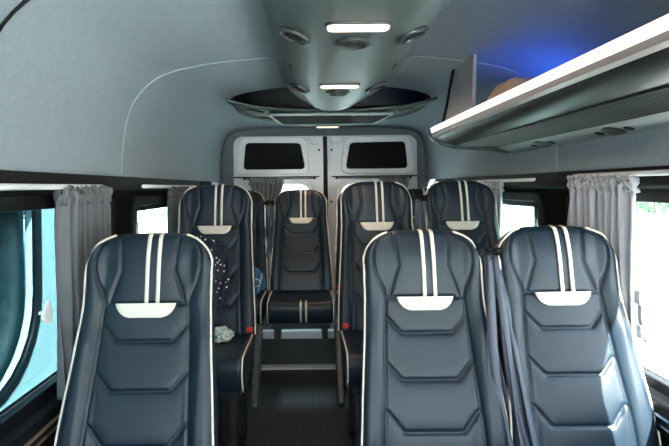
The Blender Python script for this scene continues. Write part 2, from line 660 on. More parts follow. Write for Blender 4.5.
# front end of the cabin: windscreen opening
o = plate('wall_front', M['lining'], outl, [rrect(XL + .08, XR - .08, EYE - 0.62, EYE + 0.36, .1)], Y0 - 0.03, 0.06, 'xz')
struct(o)
g = plate('window_7', M['glass_clear'], rrect(XL + .07, XR - .07, EYE - 0.63, EYE + 0.37, .1), [], Y0 - 0.03, 0.004, 'xz')
struct(g)

# ------------------------------------------------------------------ curtains and rails


def rail(x, y0, y1, h, sg, label, mt):
    r = thing('curtain_rail', label, 'curtain rail', (x, (y0 + y1) / 2, EYE + h))
    L = (y1 - y0) / 2
    mb = MB()
    path = [(0, -L, 0), (0, -L * .5, 0), (0, 0, 0), (0, L * .6, 0), (0, L * .93, 0), (sg * .010, L * .98, -.002), (sg * .035, L, -.004)]
    mb.tube([(p[0], p[1], p[2]) for p in path], 0.0085, 8)
    mb.build('track', mt, r, smooth=True)
    for yy in (-L * .8, 0, L * .85):
        MB().box((sg * .014, yy, 0.0), (0.03, 0.016, 0.014)).build('bracket', M['black_plastic'], r, bevel=0.002)
    return r


rail(XL + .050, -0.2, 1.87, 0.008, -1, 'long pale curtain rail over the near left window', M['rail_white'])
rail(XL + .050, 2.26, 3.36, 0.010, -1, 'short pale curtain rail over the far left window', M['rail_white'])
rail(XR - .040, -0.2, 1.95, 0.030, 1, 'long white curtain rail over the near right window', M['rail_white'])
rail(XR - .040, 2.24, 3.2, 0.022, 1, 'short white curtain rail over the far right window', M['rail_white'])


def curtain(label, a, b_, htop, hbot, pleats, mt, amp=0.02, seed=0, tie=None, group=None, lean=0.0, gather=0.06):
    """a, b_: the two plan ends (x, y) of the hanging curtain; pleats across"""
    rnd = random.Random(seed)
    A, B = Vector((a[0], a[1], 0)), Vector((b_[0], b_[1], 0))
    d = (B - A)
    L = d.length
    d.normalize()
    nrm = Vector((-d.y, d.x, 0))
    mid = (A + B) / 2
    root = thing('curtain', label, 'curtain', (mid.x, mid.y, EYE + htop), group)
    ph = [rnd.uniform(-.5, .5) for _ in range(pleats * 2 + 3)]
    am = [rnd.uniform(.55, 1.2) for _ in range(pleats + 2)]
    Hh = htop - hbot

    def fn(u, v):
        k = u * pleats
        i = int(min(k, pleats - 1e-4))
        a_ = amp * am[i]
        s_ = 1.0
        if tie:
            tt = (v - tie) / 0.22
            s_ = 1 - 0.55 * math.exp(-tt * tt)
        head = max(0, 1 - v * Hh / gather)
        off = math.sin(2 * math.pi * (k + 0.12 * math.sin(v * 5 + ph[i]))) * a_ * (1 - .35 * head)
        off += head * 0.012 * math.sin(2 * math.pi * k * 2.3 + v * Hh / gather * 6 + ph[i] * 9)
        uu = (u - .5) * L * s_ + lean * v * L + 0.006 * math.sin(v * 7 + ph[i] * 6)
        p = d * uu + nrm * off * (0.7 + .3 * s_)
        z = -v * Hh + head * 0.008 * math.sin(k * 9)
        return (p.x, p.y, z)
    mb = MB().grid(fn, pleats * 12 + 1, 48)
    mb.build('cloth', mt, root, smooth=True, solid=0.0025, recalc=False)
    # ruffled heading tape with its cords
    mb = MB()

    def fn2(u, v):
        k = u * pleats * 2.2
        off = math.sin(2 * math.pi * k) * amp * .62 + .004 * math.sin(v * 9 + k * 3)
        uu = (u - .5) * L * 1.02 + 0.012 * math.sin(v * 3.1 + k)
        p = d * uu + nrm * off
        return (p.x, p.y, 0.014 - v * 0.052 + 0.004 * math.sin(k * 5))
    mb.grid(fn2, pleats * 20 + 1, 8)
    mb.build('heading', mt, root, smooth=True, solid=0.003, recalc=False)
    mb = MB()
    for zz in (-0.005, -0.03):
        mb.tube([(d * (u - .5) * L + nrm * (math.sin(2 * math.pi * u * pleats * 2.2) * amp * .5))[:2] + (zz,) for u in np.linspace(0, 1, pleats * 9)], 0.0022, 5)
    mb.build('cord', M['curtain_dark'], root, smooth=True)
    if tie:
        mb = MB()
        pts = []
        for k in range(17):
            an = 2 * math.pi * k / 16
            p = d * (math.cos(an) * L * .25 + lean * tie * L) + nrm * math.sin(an) * (amp + .012)
            pts.append((p.x, p.y, -tie * Hh))
        mb.tube(pts[:-1], 0.014, 6, flat=0.3, closed=True)
        mb.build('tie_band', mt, root, smooth=True)
    return root


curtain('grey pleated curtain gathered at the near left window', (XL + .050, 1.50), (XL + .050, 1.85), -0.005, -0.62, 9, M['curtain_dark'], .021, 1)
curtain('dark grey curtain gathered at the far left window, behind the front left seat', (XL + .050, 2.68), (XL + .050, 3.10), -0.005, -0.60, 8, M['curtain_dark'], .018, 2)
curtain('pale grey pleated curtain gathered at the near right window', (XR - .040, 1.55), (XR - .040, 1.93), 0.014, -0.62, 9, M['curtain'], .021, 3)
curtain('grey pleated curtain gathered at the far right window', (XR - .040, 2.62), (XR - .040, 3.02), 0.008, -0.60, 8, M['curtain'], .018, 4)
curtain('dark curtain knotted over the lower window of the left back door', (DC - .62, ZB - .03), (DC - .33, ZB - .03), 0.062, -0.52, 7, M['curtain_rear'], .018, 5, tie=0.42)
curtain('dark curtain over the lower window of the right back door', (DC + .42, ZB - .03), (DC + .66, ZB - .03), 0.062, -0.52, 6, M['curtain_rear'], .018, 6, tie=0.42)
# rods for the two back-door curtains
for x0, x1, side in ((DC - .66, DC - .08, 'left'), (DC + .08, DC + .69, 'right')):
    r = thing('curtain_rail', 'thin dark curtain rod across the %s back door' % side, 'curtain rail', ((x0 + x1) / 2, ZB - .03, EYE + .07))
    L = (x1 - x0) / 2
    MB().tube([(-L, 0, 0), (L, 0, 0)], 0.004, 8).build('rod', M['black_plastic'], r, smooth=True)
    for s_ in (-1, 1):
        MB().box((s_ * L * .98, .022, 0), (0.012, 0.046, 0.016)).build('bracket', M['black_plastic'], r)

# ------------------------------------------------------------------ overhead duct
duct = thing('overhead_duct', 'grey-green air duct running down the middle of the ceiling', 'air duct', (CX, 1.2, EYE + .52))
DP = [(.06, -.117), (.11, -.115), (.14, -.107), (.205, -.080), (.228, -.058), (.240, -.030), (.245, -.008)]
DP = [(-a, b_) for a, b_ in DP[::-1]] + DP
mb = MB()
sc_ = [(-2.5, 1, 1), (-1.0, 1, 1), (0.4, 1, 1), (1.0, 1, 1), (1.14, .96, 1), (1.25, .86, 1.0), (1.34, .74, 1.01), (1.41, .60, 1.02), (1.46, .45, 1.02)]
for (y, a, c) in sc_:
    mb.v += [(p[0] * a, y, p[1] * c) for p in DP]
k = len(DP)
for j in range(len(sc_) - 1):
    for i in range(k - 1):
        mb.f.append((j * k + i, j * k + i + 1, (j + 1) * k + i + 1, (j + 1) * k + i))
mb.build('duct_body', M['duct'], duct, smooth=True, solid=0.008, offset=0)
for s_ in (-1, 1):
    MB().box((s_ * .185, .62, -.091), (.006, .085, .008), Matrix.Rotation(s_ * math.radians(-22), 3, 'Y')).build('slot', M['black_plastic'], duct)


def vent(x, y, h, tilt, label, r=.049, col=None):
    v = thing('air_vent', label, 'air vent', (CX + x, y, EYE + h), 'round air vents on the ceiling duct')
    v.rotation_euler = (0, tilt, 0)
    prof = [(r * .55, -.002), (r * .98, 0.001), (r, -.004), (r * .97, -.010), (r * .80, -.013), (r * .74, -.010), (r * .72, -.003)]
    MB().lathe(prof, 28).build('ring', M['vent_ring'], v, smooth=True, auto=40)
    MB().lathe([(r * .66, -.003), (r * .62, -.007), (r * .3, -.009), (0.001, -.010)], 24).build('nozzle', M['vane'], v, smooth=True)
    mb = MB()
    rt = Matrix.Rotation(random.uniform(-.5, .9), 3, 'Z')
    for q in (-1, 0, 1):
        c = rt @ Vector((0, q * r * .26, -.012))
        mb.box((c.x, c.y, -.0095), (r * (1.05 if q == 0 else .8), r * .13, .004), rt)
    mb.build('slot', M['black_plastic'], v)
    return v


vent(0, 1.40, .398, 0, 'round air vent just behind the nearest ceiling lamp, middle of three')
vent(-.160, 1.40, .419, math.radians(22), 'round air vent on the left slope of the duct, nearest row')
vent(.160, 1.40, .419, math.radians(-22), 'round air vent on the right slope of the duct, nearest row')
vent(0, 2.13, .398, 0, 'round air vent just behind the second ceiling lamp, middle of three')
vent(-.160, 2.13, .419, math.radians(22), 'round air vent on the left slope of the duct, farther row')
vent(.160, 2.13, .419, math.radians(-22), 'round air vent on the right slope of the duct, farther row')


def ceil_lamp(y, h, L, Wd, label):
    v = thing('ceiling_lamp', label, 'ceiling lamp', (CX, y, EYE + h), 'lit ceiling lamps')
    plate('lamp_bezel', M['vent_ring'], rrect(-L / 2 - .006, L / 2 + .006, -Wd / 2 - .006, Wd / 2 + .006, Wd / 2), [], 0.0, .010, 'xy', parent=v, bevel=.003)
    o = MB().prism(rrect(-L / 2, L / 2, -Wd / 2, Wd / 2, Wd / 2 - .002), -.012, -.002, 'z').build('lamp_lens', M['lamp'], v, bevel=0.003)
    tag(o, 'glowing warm white lens')
    ld = bpy.data.lights.new('lamp_light', 'AREA')
    ld.shape = 'RECTANGLE'
    ld.size, ld.size_y = L, Wd
    ld.energy = 0.7
    ld.color = (1.0, .72, .5)
    lo = bpy.data.objects.new('lamp_light', ld)
    COL.objects.link(lo)
    lo.parent = v
    lo.location = (0, 0, -.016)
    return v


ceil_lamp(1.26, .399, .155, .042, 'brightest oval ceiling lamp, nearest the camera')
ceil_lamp(2.00, .399, .15, .040, 'lit oval ceiling lamp in the middle of the duct')
ceil_lamp(3.25, .388, .14, .026, 'small lit lamp on the rear air unit above the back doors')

# ------------------------------------------------------------------ rear air unit
unit = thing('rear_air_unit', 'dark rounded air-conditioning unit on the rear ceiling with a speckled grille', 'air conditioner', (CX, 2.9, EYE + .52))


def lip(u, v):      # underside panel
    x = (u * 2 - 1)
    hw = .545 - .13 * v ** 2
    yf = -.27 + .035 * (1 - x * x) - .0 * abs(x)
    yb = .47 - .10 * abs(x) ** 3
    y = yf + (yb - yf) * v
    z = -.118 + .052 * abs(x) ** 3.2 - .012 * (1 - abs(x) ** 2) * math.sin(v * math.pi) * 0 + .006 * v
    return (x * hw, y, z)


MB().grid(lip, 41, 13).build('cover_panel', M['duct'], unit, smooth=True, solid=.012, offset=0)
mb = MB()
rings = []
N = 48
for (zz, sc) in ((-.105, .95), (-.08, .985), (-.03, 1.0), (-.006, 1.02)):
    ring = []
    for k in range(N):
        an = 2 * math.pi * k / N
        c, s_ = math.cos(an), math.sin(an)
        x = .575 * sc * math.copysign(abs(c) ** .75, c)
        y = .09 + .36 * sc * math.copysign(abs(s_) ** .55, s_)
        zq = zz if zz > -.05 else zz + .045 * min(1, abs(x) / .575) ** 3.2
        ring.append((x, y - .01, zq))
    rings.append(ring)
for r_ in rings:
    mb.v += r_
for j in range(3):
    for k in range(N):
        mb.f.append((j * N + k, j * N + (k + 1) % N, (j + 1) * N + (k + 1) % N, (j + 1) * N + k))
mb.f.append(tuple(range(N)))
mb.build('housing', M['black_plastic'], unit, smooth=True, auto=50)
tr = roundpoly([(-.340, -.175), (.340, -.175), (.290, .25), (-.290, .25)], .03)
tri = roundpoly([(-.322, -.155), (.322, -.155), (.275, .228), (-.275, .228)], .025)
plate('grille_frame', M['duct_light'], tr, [tri], -.131, .012, 'xy', parent=unit, bevel=.003)
plate('grille', M['grill'], tri, [], -.133, .004, 'xy', parent=unit)
for s_ in (-1, 1):
    for (px, py, zz) in ((.405, -.12, -.098), (.37, .14, -.106)):
        mb = MB().lathe([(.028, 0), (.040, -.001), (.042, -.006), (.036, -.012), (.028, -.009), (.01, -.012)], 22,
                        Matrix.Translation((s_ * px, py, zz)) @ Matrix.Scale(1.25, 4, (1, 0, 0)) @ Matrix.Rotation(-s_ * .22, 4, 'Y'))
        mb.build('air_vent', M['vent_ring'], unit, smooth=True, auto=40)

# ------------------------------------------------------------------ luggage rack on the right
RX0 = 0.60
rack = thing('luggage_rack', 'long overhead luggage rack on the right with a bright white edge strip', 'luggage rack', (RX0, 1.2, EYE + .285))
ry0, ry1 = -1.5, 1.28          # relative along the van: world -0.3 .. 2.48


def rk(name, pr, mt, a=ry0, b_=ry1, bevel=.002, lab=None, close=True):
    mb = MB().prism([(p[0] - RX0, p[1] - .285) for p in pr], a, b_, 'y')
    o = mb.build(name, mt, rack, bevel=bevel)
    if lab:
        o['label'] = lab
    return o


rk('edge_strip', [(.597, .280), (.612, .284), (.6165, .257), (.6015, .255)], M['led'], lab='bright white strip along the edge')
rk('edge_profile', [(.6015, .255), (.6165, .257), (.632, .240), (.622, .234), (.605, .240)], M['rack_alu'])
rk('tray', [(.612, .283), (.640, .278), (.70, .225), (1.01, .205), (1.015, .188), (.92, .187), (.72, .196), (.66, .206), (.632, .222), (.618, .240)], M['tray'])
# ribbed trim
mb = MB()
for k in range(14):
    t_ = k / 13
    x, h = .72 + .20 * t_, .194 - .010 * t_
    mb.box((x - RX0, (ry0 + ry1) / 2 - .02, h - .285), (.006, ry1 - ry0 - .06, .010))
mb.build('ribbed_trim', M['vent_ring'], rack, bevel=.0015)
rk('service_panel', [(.905, .190), (.905, .182), (.93, .170), (.985, .154), (1.010, .158), (1.010, .192)], M['duct_light'], a=ry0, b_=ry1 - .03, bevel=.006)
for yy in (-.05, .38, .86):
    mt_ = Matrix.Translation((.950 - RX0, yy, .167 - .285)) @ Matrix.Rotation(math.radians(15), 4, 'Y')
    MB().lathe([(.022, .004), (.030, .002), (.031, -.004), (.024, -.008), (.01, -.006)], 20, mt_ @ Matrix.Scale(1.5, 4, (0, 1, 0))).build('reading_lamp', M['vent_ring'], rack, smooth=True, auto=40)
    mb = MB()
    for q in (-.075, .075):
        mt_ = Matrix.Translation((.950 - RX0, yy + q, .167 - .285)) @ Matrix.Rotation(math.radians(15), 4, 'Y')
        o = MB().lathe([(.012, .004), (.016, .001), (.014, -.006), (.004, -.007)], 14, mt_).build('button', M['black_plastic'], rack, smooth=True, auto=40)
# end cap, rounded
rk('end_cap', [(.595, .284), (.616, .286), (.645, .280), (.70, .23), (1.0, .21), (1.0, .160), (.97, .156), (.86, .168), (.72, .180), (.655, .196), (.62, .216), (.598, .238)], M['dark_plastic'], a=ry1, b_=ry1 + .03, bevel=.008)
# end screen between rack and ceiling (a slanted grey panel with a black edge)
mb = MB()
mb.add([(0.02, .70, .0), (0.02, 1.10, .0), (0.035, .98, .213), (0.035, .72, .213)], [(0, 1, 2, 3)])
mb.build('end_screen', M['grey_panel'], rack, solid=.012, offset=0)
mb = MB()
mb.tube([(0.018, 1.10, -.008), (0.026, 1.05, .07), (0.032, 1.02, .14), (0.035, .97, .215)], .016, 8)
mb.build('screen_edge', M['black_plastic'], rack, smooth=True)
# blue courtesy light strip hidden behind the rack edge
mb = MB()
mb.box((.30, .62, -.04), (.05, .28, .012))
o = mb.build('courtesy_light', M['blue_led'], rack)
o['label'] = 'blue light inside the rack'
# tan paper bag lying on the rack
root = thing('paper_bag', 'tan bag lying in the luggage rack in the blue light', 'bag', (.735, 1.80, EYE + .232))


def bagf(u, v):
    x = (u - .5) * .16
    y = (v - .5) * .26
    e = (1 - abs(2 * u - 1) ** 4) * (1 - abs(2 * v - 1) ** 4)
    z = .135 * e ** .5 + .012 * noise.noise(Vector((x * 20, y * 20, 0)))* e
    return (x, y, max(z, 0.0) + .001)


MB().grid(bagf, 24, 24).build('sack', M['tan'], root, smooth=True, solid=.002, recalc=False)
mb = MB()
mb.box((0, -.135, .004), (.14, .03, .006))
mb.build('folded_rim', M['tan'], root, bevel=.002)

# ------------------------------------------------------------------ seats
REC = math.radians(15.5)
BL = 0.715             # back length


def hwf(d):
    return float(np.interp(d, [0, .1, .22, .35, .5, .62, .72], [.180, .184, .184, .192, .204, .212, .214]))


def dtop(s_):
    a = abs(s_)
    c = max(0, (a - .44) / .56)
    return .010 * a * a + .098 * (1 - max(0, 1 - c ** 2.15) ** (1 / 2.15))


SEAMS = []


def seam(pts, mirror=True):
    SEAMS.append(pts)
    if mirror:
        SEAMS.append([(-x, d) for (x, d) in pts])


seam([(.105, .004), (.135, .03), (.152, .07), (.153, .11), (.142, .15), (.124, .19), (.119, .213), (.125, .30), (.132, .45), (.139, .60), (.145, .715)])
seam([(.088, .0), (.082, .05), (.076, .115), (.092, .16), (.108, .212)])
seam([(-.119, .213), (.119, .213)], False)
for (ew, ed, fw, fd) in ((.120, .271, .078, .319), (.129, .400, .083, .452), (.136, .530, .087, .592)):
    seam([(-ew, ed), (-fw, fd), (fw, fd), (ew, ed)], False)


def seam_dist(x, d):
    best = np.full(x.shape, 9.0)
    for pl in SEAMS:
        for (a, b_) in zip(pl[:-1], pl[1:]):
            ax, ay = a
            bx, by = b_
            L2 = (bx - ax) ** 2 + (by - ay) ** 2
            t_ = np.clip(((x - ax) * (bx - ax) + (d - ay) * (by - ay)) / L2, 0, 1)
            best = np.minimum(best, np.hypot(x - ax - t_ * (bx - ax), d - ay - t_ * (by - ay)))
    return best


def sstep(a, b_, x):
    t_ = np.clip((x - a) / (b_ - a), 0, 1)
    return t_ * t_ * (3 - 2 * t_)


def seat_surf(s_, v, groove=True):
    """s in [-1,1], v in [0,1]; returns x, d, y(front)"""
    s_ = np.asarray(s_, float)
    v = np.asarray(v, float)
    dt = np.vectorize(dtop)(s_)
    d = dt + v * (BL - dt)
    x = np.vectorize(hwf)(d) * s_
    hw = np.vectorize(hwf)(d)
    ex = hw - np.abs(x)
    et = d - dt
    r = .028
    qx = np.clip(1 - ex / r, 0, 1)
    qt = np.clip(1 - et / .03, 0, 1)
    q = np.clip(np.sqrt(qx ** 2 + qt ** 2), 0, 1)
    rnd = .030 * (1 - np.sqrt(1 - q ** 2))
    y = -.060 - .018 * sstep(.115, .165, np.abs(x)) * sstep(.20, .34, d) * (1 - .3 * sstep(.6, .72, d))
    y = y - .007 * sstep(.12, .15, np.abs(x)) * (1 - sstep(.2, .3, d))
    y = y + .006 * np.exp(-((np.abs(x) - .118) / .03) ** 2) * np.exp(-((d - .11) / .07) ** 2)   # scooped cheeks of the headrest
    y = y - .016 * np.exp(-((d - .58) / .16) ** 2) * (np.abs(x) < 9)          # lumbar
    y = y - .014 * np.exp(-((d - .08) / .10) ** 2)
    if groove:
        g = seam_dist(x, d)
        y = y + .0080 * np.exp(-(g / .0030) ** 2) + .0040 * np.exp(-g / .012)
    y = y + rnd
    return x, d, y


def to3(x, d, y):        # back-local to seat-local (hinge at 0,0,.10 above cushion base)
    z = BL - d
    return (x, y * math.cos(REC) + z * math.sin(REC) + .0, .10 + z * math.cos(REC) - y * math.sin(REC))


def make_back_mesh():
    nu, nv = 101, 171
    S = np.sin(np.linspace(-1, 1, nu) * math.pi / 2 * .86) / math.sin(math.pi / 2 * .86)
    V = np.linspace(0, 1, nv) ** 1.12
    SS, VV = np.meshgrid(S, V)
    x, d, y = seat_surf(SS, VV)
    mb = MB()
    for j in range(nv):
        for i in range(nu):
            mb.v.append(to3(x[j, i], d[j, i], y[j, i]))
    for j in range(nv - 1):
        for i in range(nu - 1):
            a = j * nu + i
            mb.f.append((a, a + nu, a + nu + 1, a + 1))
    # rim loop -> back shell rings
    loop = [j * nu for j in range(nv - 1, -1, -1)] + [i for i in range(1, nu)] + [j * nu + nu - 1 for j in range(1, nv)]
    loop += [(nv - 1) * nu + i for i in range(nu - 2, 0, -1)]
    prev = loop
    cxm, cdm = 0.0, .36
    for (yy, sc) in ((-.018, 1.0), (.008, .985), (.026, .95), (.036, .88), (.040, .6)):
        ring = []
        for idx in loop:
            j, i = divmod(idx, nu)
            X_, D_ = x[j, i], d[j, i]
            ring.append(len(mb.v))
            mb.v.append(to3(X_ * sc, min(BL, cdm + (D_ - cdm) * sc), yy))
        n_ = len(loop)
        for k in range(n_):
            mb.f.append((prev[k], prev[(k + 1) % n_], ring[(k + 1) % n_], ring[k]))
        prev = ring
    mb.f.append(tuple(prev[::-1]))
    return mb


def surf_pt(x, d, off=0.0, groove=False):
    hw = hwf(d)
    s_ = max(-1, min(1, x / hw))
    dt = dtop(s_)
    v = max(0, (d - dt) / (BL - dt))
    X_, D_, Y_ = seat_surf(np.array([s_]), np.array([v]), groove)
    return X_[0], D_[0], Y_[0] - off


def strip_on(poly_l, poly_r, off):
    mb = MB()
    for (l, r) in zip(poly_l, poly_r):
        for t_ in (0, .5, 1):
            xx = l[0] * (1 - t_) + r[0] * t_
            dd = l[1] * (1 - t_) + r[1] * t_
            mb.v.append(to3(*surf_pt(xx, dd, off)))
    for j in range(len(poly_l) - 1):
        for i in range(2):
            a = j * 3 + i
            mb.f.append((a, a + 1, a + 4, a + 3))
    return mb


proto = {}


def seat_meshes():
    tmp = bpy.data.objects.new('tmp_root', None)
    proto['backrest'] = make_back_mesh().build('backrest', M['leather'], smooth=True, recalc=True)
    for k, xc in (('stripe', .0005), ('stripe2', .0325)):
        ds = np.linspace(.0, .213, 22)
        proto[k] = strip_on([(xc - .0056, dd) for dd in ds], [(xc + .0056, dd) for dd in ds], .0035).build('stripe', M['stripe'], smooth=True, solid=.004, offset=0)
    # pale crescent patch
    rows = []
    for t_ in np.linspace(0, 1, 9):
        dd = .212 + .041 * t_
        w = .086 - .010 * t_ - .020 * t_ ** 2.5 - (0.010 * max(0, t_ - .85) / .15)
        rows.append((w, dd))
    mb = MB()
    for (w, dd) in rows:
        for u in np.linspace(-1, 1, 13):
            mb.v.append(to3(*surf_pt(u * w, dd, .004)))
    for j in range(len(rows) - 1):
        for i in range(12):
            a = j * 13 + i
            mb.f.append((a, a + 1, a + 14, a + 13))
    proto['patch'] = mb.build('patch', M['stripe'], smooth=True, solid=.005, offset=0)
    proto['patch']['label'] = 'pale crescent patch under the headrest'
    for k, sg in (('piping', -1), ('piping2', 1)):
        pts = []
        for u in np.linspace(.58, .988, 12):          # over the corner
            X_, D_, Y_ = seat_surf(np.array([sg * u]), np.array([.006]), False)
            pts.append(to3(X_[0], D_[0], Y_[0] - .002))
        for v in np.linspace(.03, 1, 34):
            X_, D_, Y_ = seat_surf(np.array([sg * .985]), np.array([v]), False)
            pts.append(to3(X_[0] + sg * .001, D_[0], Y_[0] - .002))
        proto[k] = MB().tube(pts, .0035, 7).build('piping', M['piping'], smooth=True)
    # cushion: rounded slab
    mb = MB()

    def cush(u, v):
        # v runs: from back along the top to the front and down; u across
        x = (u * 2 - 1)
        hw = .208
        if v < .7:
            y = -.015 - .385 * (v / .7)
            z = .118 + .012 * abs(x) ** 2 - .010 * math.exp(-((v - .2) / .2) ** 2)
        else:
            a = (v - .7) / .3
            if a < .5:
                an = a / .5 * math.pi / 2
                y = -.40 - .035 * math.sin(an)
                z = .118 - .035 + .035 * math.cos(an) + .012 * abs(x) ** 2 * math.cos(an)
            else:
                y = -.435 + .03 * ((a - .5) / .5) ** 2
                z = .083 - .09 * (a - .5) / .5
        ed = max(0, (abs(x) - .86) / .14)
        z2 = z - .022 * (1 - math.sqrt(max(0, 1 - ed ** 2)))
        y2 = y + (.018 * (1 - math.sqrt(max(0, 1 - ed ** 2))) if v > .75 else 0)
        return (x * hw, y2, z2)
    nu, nv = 41, 49
    mb.grid(cush, nu, nv)
    base_idx = {}
    ring = [j * nu for j in range(nv)] + [(nv - 1) * nu + i for i in range(1, nu)] + [j * nu + nu - 1 for j in range(nv - 2, -1, -1)] + [i for i in range(nu - 2, 0, -1)]
    r2 = []
    for idx in ring:
        x, y, z = mb.v[idx]
        r2.append(len(mb.v))
        mb.v.append((x * .97, max(y, -.395), -.012))
    n_ = len(ring)
    for k in range(n_):
        mb.f.append((ring[k], ring[(k + 1) % n_], r2[(k + 1) % n_], r2[k]))
    mb.f.append(tuple(r2))
    proto['cushion'] = mb.build('cushion', M['leather'], smooth=True, auto=60)
    for k, sg in (('cpipe', -1), ('cpipe2', 1)):
        pts = []
        for v in np.linspace(.0, .99, 30):
            p = cush(.5 + sg * .47, v)
            pts.append((p[0] + sg * .003, p[1] - (.003 if v > .8 else 0), p[2] + (.002 if v < .8 else 0)))
        proto[k] = MB().tube(pts, .004, 7).build('cushion_piping', M['piping'], smooth=True)
    for k, xc in (('cstripe', .0005), ('cstripe2', .0325)):
        mb = MB()
        for v in np.linspace(.62, .99, 18):
            for xx in (xc - .006, xc + .006):
                p = cush(.5 + xx / .416, v)
                mb.v.append((p[0], p[1] - .002, p[2] + (.002 if v < .85 else 0)))
        for j in range(17):
            mb.f.append((2 * j, 2 * j + 1, 2 * j + 3, 2 * j + 2))
        proto[k] = mb.build('cushion_stripe', M['stripe'], smooth=True, solid=.003, offset=0)
    # buckle
    mb = MB()
    mb.box((0, 0, 0), (.030, .024, .022))
    proto['buckle'] = mb.build('buckle', M['red'], bevel=.004)
    proto['buckle']['label'] = 'red seat belt buckle'
    # armrest: padded bar, folded down
    mb = MB()
    mb.prism([(.03, .105), (.05, .06), (-.17, -.195), (-.205, -.205), (-.225, -.175), (-.02, .10)], -.019, .019, 'x')
    proto['armrest'] = mb.build('armrest', M['dark_plastic'], bevel=.010, segs=3)
    for o_ in proto.values():
        COL.objects.unlink(o_)


seat_meshes()


def add_part(key, parent, loc=(0, 0, 0)):
    o_ = proto[key].copy()
    COL.objects.link(o_)
    o_.parent = parent
    o_.location = loc
    return o_


def make_seat(x, y, floor_h, base_h, label, group, buckle=None, arm=None, sx=1.0, sz=1.0):
    root = thing('passenger_seat', label, 'seat', (x, y, EYE + floor_h), group)
    root.scale = (sx, 1, sz)
    bk = add_part('backrest', root, (0, 0, base_h))
    for k in ('stripe', 'stripe2', 'patch', 'piping', 'piping2'):
        add_part(k, bk)
    cs = add_part('cushion', root, (0, 0, base_h))
    for k in ('cpipe', 'cpipe2', 'cstripe', 'cstripe2'):
        add_part(k, cs)
    # base: box frame and two feet rails
    mb = MB()
    mb.box((0, -.19, base_h - .03), (.36, .36, .045))
    if base_h > .2:
        mb.box((0, -.19, (base_h - .03) / 2), (.10, .30, base_h - .05))
    mb.build('base', M['steel_black'], root, bevel=.005)
    for s_ in (-1, 1):
        mb = MB()
        z1 = base_h - .04
        for yy in (-.34, -.04):
            mb.box((s_ * .15, yy, z1 / 2), (.03, .035, z1))
        mb.box((s_ * .15, -.19, .012), (.036, .36, .024))
        mb.build('leg', M['steel_black'], root, bevel=.003)
    if buckle:
        add_part('buckle', root, (buckle * .84, -.07, base_h + .142))
    if arm:
        add_part('armrest', root, (arm, -.02, base_h + .04))
    return root


G1, G2, G3 = 'front row seats', 'middle row seats', 'rear bench seats'
R1H, R2H, R3H = .335, .335, .135
make_seat(-.474, 1.41, FA, R1H + .010, 'large dark blue leather seat in the left foreground, alone beside the left window', G1, sx=1.02)
make_seat(.354, 1.49, FA, R1H + .004, 'dark blue leather seat in the foreground, left one of the front pair', G1)
make_seat(.781, 1.50, FA, R1H + .012, 'sunlit blue leather seat in the foreground, nearest the right window', G1)
make_seat(-.450, 2.38, FB, R2H + .036, 'black leather seat left of the aisle with a navy flowered cloth over it', G2, .222, .222, sx=.96)
make_seat(.332, 2.39, FB, R2H + .045, 'dark leather seat right of the aisle, behind the front pair', G2, -.212, -.212, sx=.94)
make_seat(.744, 2.39, FB, R2H + .045, 'dark leather seat beside the far right window, partly behind the front pair', G2, sx=.94)
make_seat(-.470, 3.36, FC, R3H + .015, 'rear bench seat at the far left, mostly hidden behind the seat with the flowered cloth', G3, sx=.96, sz=.955)
make_seat(-.050, 3.36, FC, R3H + .015, 'black rear bench seat facing down the aisle, whole front in view', G3, sx=.96, sz=.955)
make_seat(.370, 3.36, FC, R3H + .015, 'rear bench seat hidden behind the middle seat right of the aisle', G3, -.222, sx=.96, sz=.955)
make_seat(.788, 3.36, FC, R3H + .015, 'rear bench seat at the far right, behind the seat by the far right window', G3, sx=.96, sz=.955)
for o_ in proto.values():
    bpy.data.objects.remove(o_)

# ------------------------------------------------------------------ seat belts between the pairs


def belts(x, y, htop, hbot, n, spread_, label, seed, ribbon=.022, fwd=.2, drift=0.0):
    rnd = random.Random(seed)
    root = thing('seat_belt', label, 'seat belt', (x, y, EYE + htop))
    L = htop - hbot
    for k in range(n):
        t0 = (k / (n - 1) - .5) if n > 1 else 0
        mb = MB()
        ph = rnd.uniform(0, 6)
        rot = rnd.uniform(-.7, .7)

        def fn(u, v):
            cx = t0 * spread_ * (.55 + .9 * v) + .010 * math.sin(v * 5 + ph) + drift * v ** 4
            cy = -L * v * fwd + .012 * math.cos(v * 4 + ph) - .01 * (k % 2)
            w = ribbon * (u - .5)
            a = rot + .8 * math.sin(v * 3 + ph)
            return (cx + w * math.cos(a), cy + w * math.sin(a) * .6 , -L * v - .005)
        mb.grid(fn, 3, 26)
        mb.build('strap', M['belt'], root, smooth=True, solid=.003, recalc=False)
    for k in range(3):
        xx = (k - 1) * spread_ * .42
        mb = MB()
        rt = Matrix.Rotation(rnd.uniform(-.6, .6), 3, 'Y') @ Matrix.Rotation(rnd.uniform(-.5, .5), 3, 'X')
        mb.box((xx, 0, .0), (.030, .012, .030), rt)
        mb.box((xx, -.008, .012), (.018, .014, .012), rt)
        mb.build('guide', M['black_plastic'], root, bevel=.004)
    return root


belts(.567, 1.61, -.215, -.86, 6, .070, 'grey-blue seat belts hanging between the two front right seats', 3, .026, fwd=.34, drift=.05)
belts(.553, 2.49, -.060, -.62, 4, .060, 'dark seat belts hanging between the two middle right seats', 5)
belts(-.262, 3.44, -.105, -.58, 3, .050, 'dark seat belts hanging beside the left rear bench seat', 8)

# ------------------------------------------------------------------ things left on the seats


